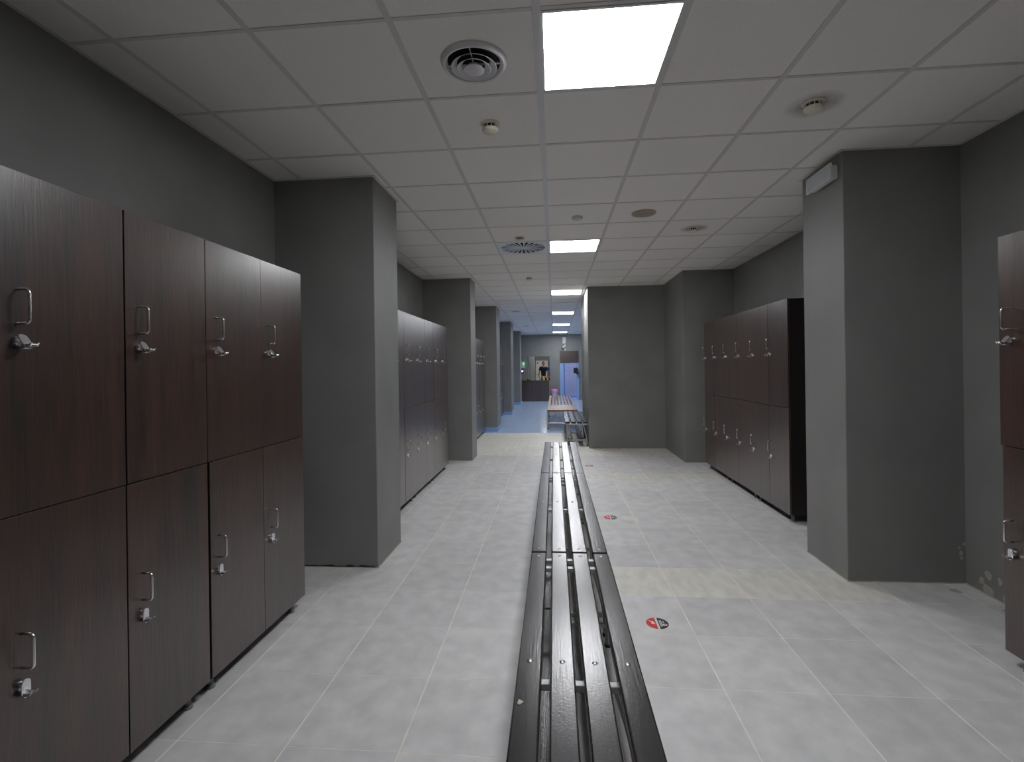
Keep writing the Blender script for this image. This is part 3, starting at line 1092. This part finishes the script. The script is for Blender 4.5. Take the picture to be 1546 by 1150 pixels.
obj('cover_line', box(new(), (-0.06, -0.073, 0.02), (0.06, -0.069, 0.05), bev=0.001), 'frosted', t)
t = thing('security_camera', 'white security camera on a stalk above the far doorway', 'camera', (0.45, YF, 2.30))
b = new()
tube(b, [(0.02, -0.02, 0.13), (0.02, -0.06, 0.08), (0.0, -0.09, 0.03)], 0.016)
box(b, (-0.03, -0.02, -0.14), (0.06, 0, 0.14), bev=0.006)
obj('bracket', b, 'white', t)
b = new()
tube(b, [(0.05, -0.06, 0.06), (-0.10, -0.16, -0.02)], 0.04, 14)
obj('housing', b, 'white', t, None, True)
b = new()
tube(b, [(-0.10, -0.16, -0.02), (-0.105, -0.1634, -0.0227)], 0.03, 14)
obj('lens', b, 'black', t)
t = thing('pedal_bin', 'pale liner bin with bright pink lid right of the far counter', 'bin', (-0.02, 21.36, 0))
obj('body', lathe(new(), [(0, 0), (0.11, 0), (0.115, 0.02), (0.145, 0.36), (0.14, 0.37), (0, 0.37)], 24), 'lilac', t, None, True)
obj('lid', lathe(new(), [(0, 0.37), (0.158, 0.37), (0.16, 0.39), (0.155, 0.46), (0.12, 0.50), (0, 0.51)], 24), 'pink', t, None, True)
t = thing('wall_terminal', 'pale wall terminal with green screen beside the farthest left pillar', 'terminal', (-1.36, YF, 1.57))
obj('housing', box(new(), (-0.085, -0.05, -0.13), (0.075, 0, 0.14), bev=0.01, seg=2), 'white', t)
obj('screen', box(new(), (-0.02, -0.054, -0.01), (0.055, -0.049, 0.09)), 'green_lit', t)
obj('frame', box(new(), (-0.03, -0.052, -0.02), (0.065, -0.048, 0.10)), 'foot', t)
t = thing('wall_reader', 'dark wall reader with violet light below the green-screened terminal', 'reader', (-1.40, YF, 1.27))
obj('housing', box(new(), (-0.06, -0.07, -0.07), (0.06, 0, 0.10), bev=0.02, seg=2), 'black', t)
obj('lamp', lathe(new(), [(0, -0.07), (0.04, -0.07), (0.03, -0.085), (0, -0.09)], 16, (0, 0, 0.02), 'y'), 'violet_lit', t)


# ================================================================ people behind the hatch
def skinned(name, pts, edges, radii, m, parent, levels=1, root=0):
    me = bpy.data.meshes.new(name)
    me.from_pydata(pts, edges, [])
    o = bpy.data.objects.new(name, me)
    C.objects.link(o)
    o.modifiers.new('skin', 'SKIN').use_smooth_shade = True
    for i, r in enumerate(radii):
        v = me.skin_vertices[0].data[i]
        v.radius = r if isinstance(r, tuple) else (r, r)
        v.use_root = (i == root)
    s = o.modifiers.new('sub', 'SUBSURF')
    s.levels = s.render_levels = levels
    dg = bpy.context.evaluated_depsgraph_get()
    dg.update()
    m2 = bpy.data.meshes.new_from_object(o.evaluated_get(dg))
    o.modifiers.clear()
    o.data = m2
    m2.materials.clear()
    m2.materials.append(M[m])
    o.parent = parent
    return o


def person(label, loc, rz, shirt, arm_bend):
    t = thing('person', label, 'person', loc, rz)
    P, E_, R = [], [], []

    def chain(start, seq):
        prev = start
        for p, r in seq:
            P.append(p)
            R.append(r)
            if prev is not None:
                E_.append((prev, len(P) - 1))
            prev = len(P) - 1
        return prev
    chain(None, [((0, 0, 0.95), (0.125, 0.085))])
    chain(0, [((0, 0.0, 1.12), (0.12, 0.085)), ((0, 0, 1.30), (0.145, 0.095)), ((0, 0, 1.42), (0.13, 0.09)), ((0, 0, 1.50), 0.055), ((0, -0.01, 1.58), 0.055)])
    hands = []
    for s in (-1, 1):
        k = chain(0, [((s * 0.10, 0, 0.88), 0.09), ((s * 0.11, -0.01, 0.50), 0.06), ((s * 0.115, 0.02, 0.10), 0.04), ((s * 0.12, -0.09, 0.035), 0.035), ((s * 0.12, -0.15, 0.025), 0.025)])
        if arm_bend and s > 0:
            el, wr, hd = (s * 0.27, 0.0, 1.12), (s * 0.20, -0.22, 1.22), (s * 0.18, -0.29, 1.25)
        else:
            el, wr, hd = (s * 0.27, 0.03, 1.13), (s * 0.29, -0.03, 0.88), (s * 0.285, -0.05, 0.81)
        k = chain(3, [((s * 0.19, 0, 1.42), 0.06), (el, 0.042), (wr, 0.028), (hd, (0.035, 0.02))])
        d = (Vector(hd) - Vector(wr)).normalized()
        side = Vector((0, 1, 0)) if abs(d.y) < 0.7 else Vector((1, 0, 0))
        for q, ln in enumerate((0.075, 0.085, 0.08, 0.06)):
            b0 = Vector(hd) + side * (q - 1.5) * 0.019 + d * 0.02
            m1 = b0 + d * ln * 0.5 + Vector((-s * 0.008, 0, 0))
            m2 = b0 + d * ln + Vector((-s * 0.022, 0, 0))
            chain(k, [(tuple(b0), 0.0095), (tuple(m1), 0.0085), (tuple(m2), 0.007)])
        th = Vector(hd) - side * 0.035
        chain(k, [(tuple(th), 0.011), (tuple(th + d * 0.04 - side * 0.012), 0.009)])
    body = skinned('body', P, E_, R, 'skin', t)
    # head with face joined to the body mesh
    bm = new()
    bm.from_mesh(body.data)
    n0 = len(bm.verts)
    bmesh.ops.create_uvsphere(bm, u_segments=20, v_segments=14, radius=1, matrix=Matrix.Translation((0, -0.02, 1.66)) @ Matrix.Diagonal((0.076, 0.095, 0.118, 1)))
    bmesh.ops.create_cone(bm, segments=8, radius1=0.016, radius2=0.006, depth=0.045, cap_ends=True, matrix=Matrix.Translation((0, -0.118, 1.645)) @ Matrix.Rotation(0.35, 4, 'X'))
    for s in (-1, 1):
        bmesh.ops.create_uvsphere(bm, u_segments=10, v_segments=6, radius=1, matrix=Matrix.Translation((s * 0.077, -0.01, 1.65)) @ Matrix.Diagonal((0.012, 0.022, 0.034, 1)))
    bm.to_mesh(body.data)
    bm.free()
    for p in body.data.polygons:
        p.use_smooth = True
    b = new()
    for s in (-1, 1):
        bmesh.ops.create_uvsphere(b, u_segments=8, v_segments=6, radius=0.011, matrix=Matrix.Translation((s * 0.03, -0.105, 1.672)))
    obj('eyes', b, 'hair', t)
    obj('mouth', box(new(), (-0.022, -0.108, 1.600), (0.022, -0.094, 1.608), bev=0.002), 'red', t)
    b = new()
    bmesh.ops.create_uvsphere(b, u_segments=20, v_segments=14, radius=1, matrix=Matrix.Translation((0, -0.008, 1.685)) @ Matrix.Diagonal((0.084, 0.100, 0.108, 1)))
    for v in list(b.verts):
        if v.co.z < 1.63 or (v.co.y < -0.06 and v.co.z < 1.725):
            b.verts.remove(v)
    obj('hair', b, 'hair', t, None, 'all')
    sp = [(0, 0, 0.86), (0, 0, 1.12), (0, 0, 1.30), (0, 0, 1.43), (0, 0, 1.49)]
    se = [(0, 1), (1, 2), (2, 3), (3, 4)]
    sr = [(0.165, 0.12), (0.16, 0.12), (0.19, 0.13), (0.15, 0.105), (0.07, 0.07)]
    for s in (-1, 1):
        i = len(sp)
        sp += [(s * 0.19, 0, 1.42), (s * 0.245, 0.02, 1.24)]
        se += [(3, i), (i, i + 1)]
        sr += [0.078, 0.066]
    skinned('t_shirt', sp, se, sr, shirt, t)
    tp = [(0, 0, 1.0), (0, 0, 0.90)]
    te = [(0, 1)]
    tr = [(0.155, 0.115), (0.155, 0.115)]
    for s in (-1, 1):
        i = len(tp)
        tp += [(s * 0.10, 0, 0.85), (s * 0.11, -0.01, 0.50), (s * 0.115, 0.02, 0.08)]
        te += [(1, i), (i, i + 1), (i + 1, i + 2)]
        tr += [0.105, 0.08, 0.06]
    skinned('trousers', tp, te, tr, 'trousers', t)
    for s in (-1, 1):
        b = new()
        box(b, (s * 0.12 - 0.048, -0.19, 0), (s * 0.12 + 0.048, 0.08, 0.085), bev=0.03, seg=2)
        obj('shoe', b, 'black', t, None, True)
    return t


person('person in a black T-shirt standing before the white door', (-0.62, 28.0, 0), 0.5, 'tee_black', False)
person('person in a blue T-shirt at the right edge of the hatch', (-0.16, 27.6, 0), -0.6, 'tee_blue', True)
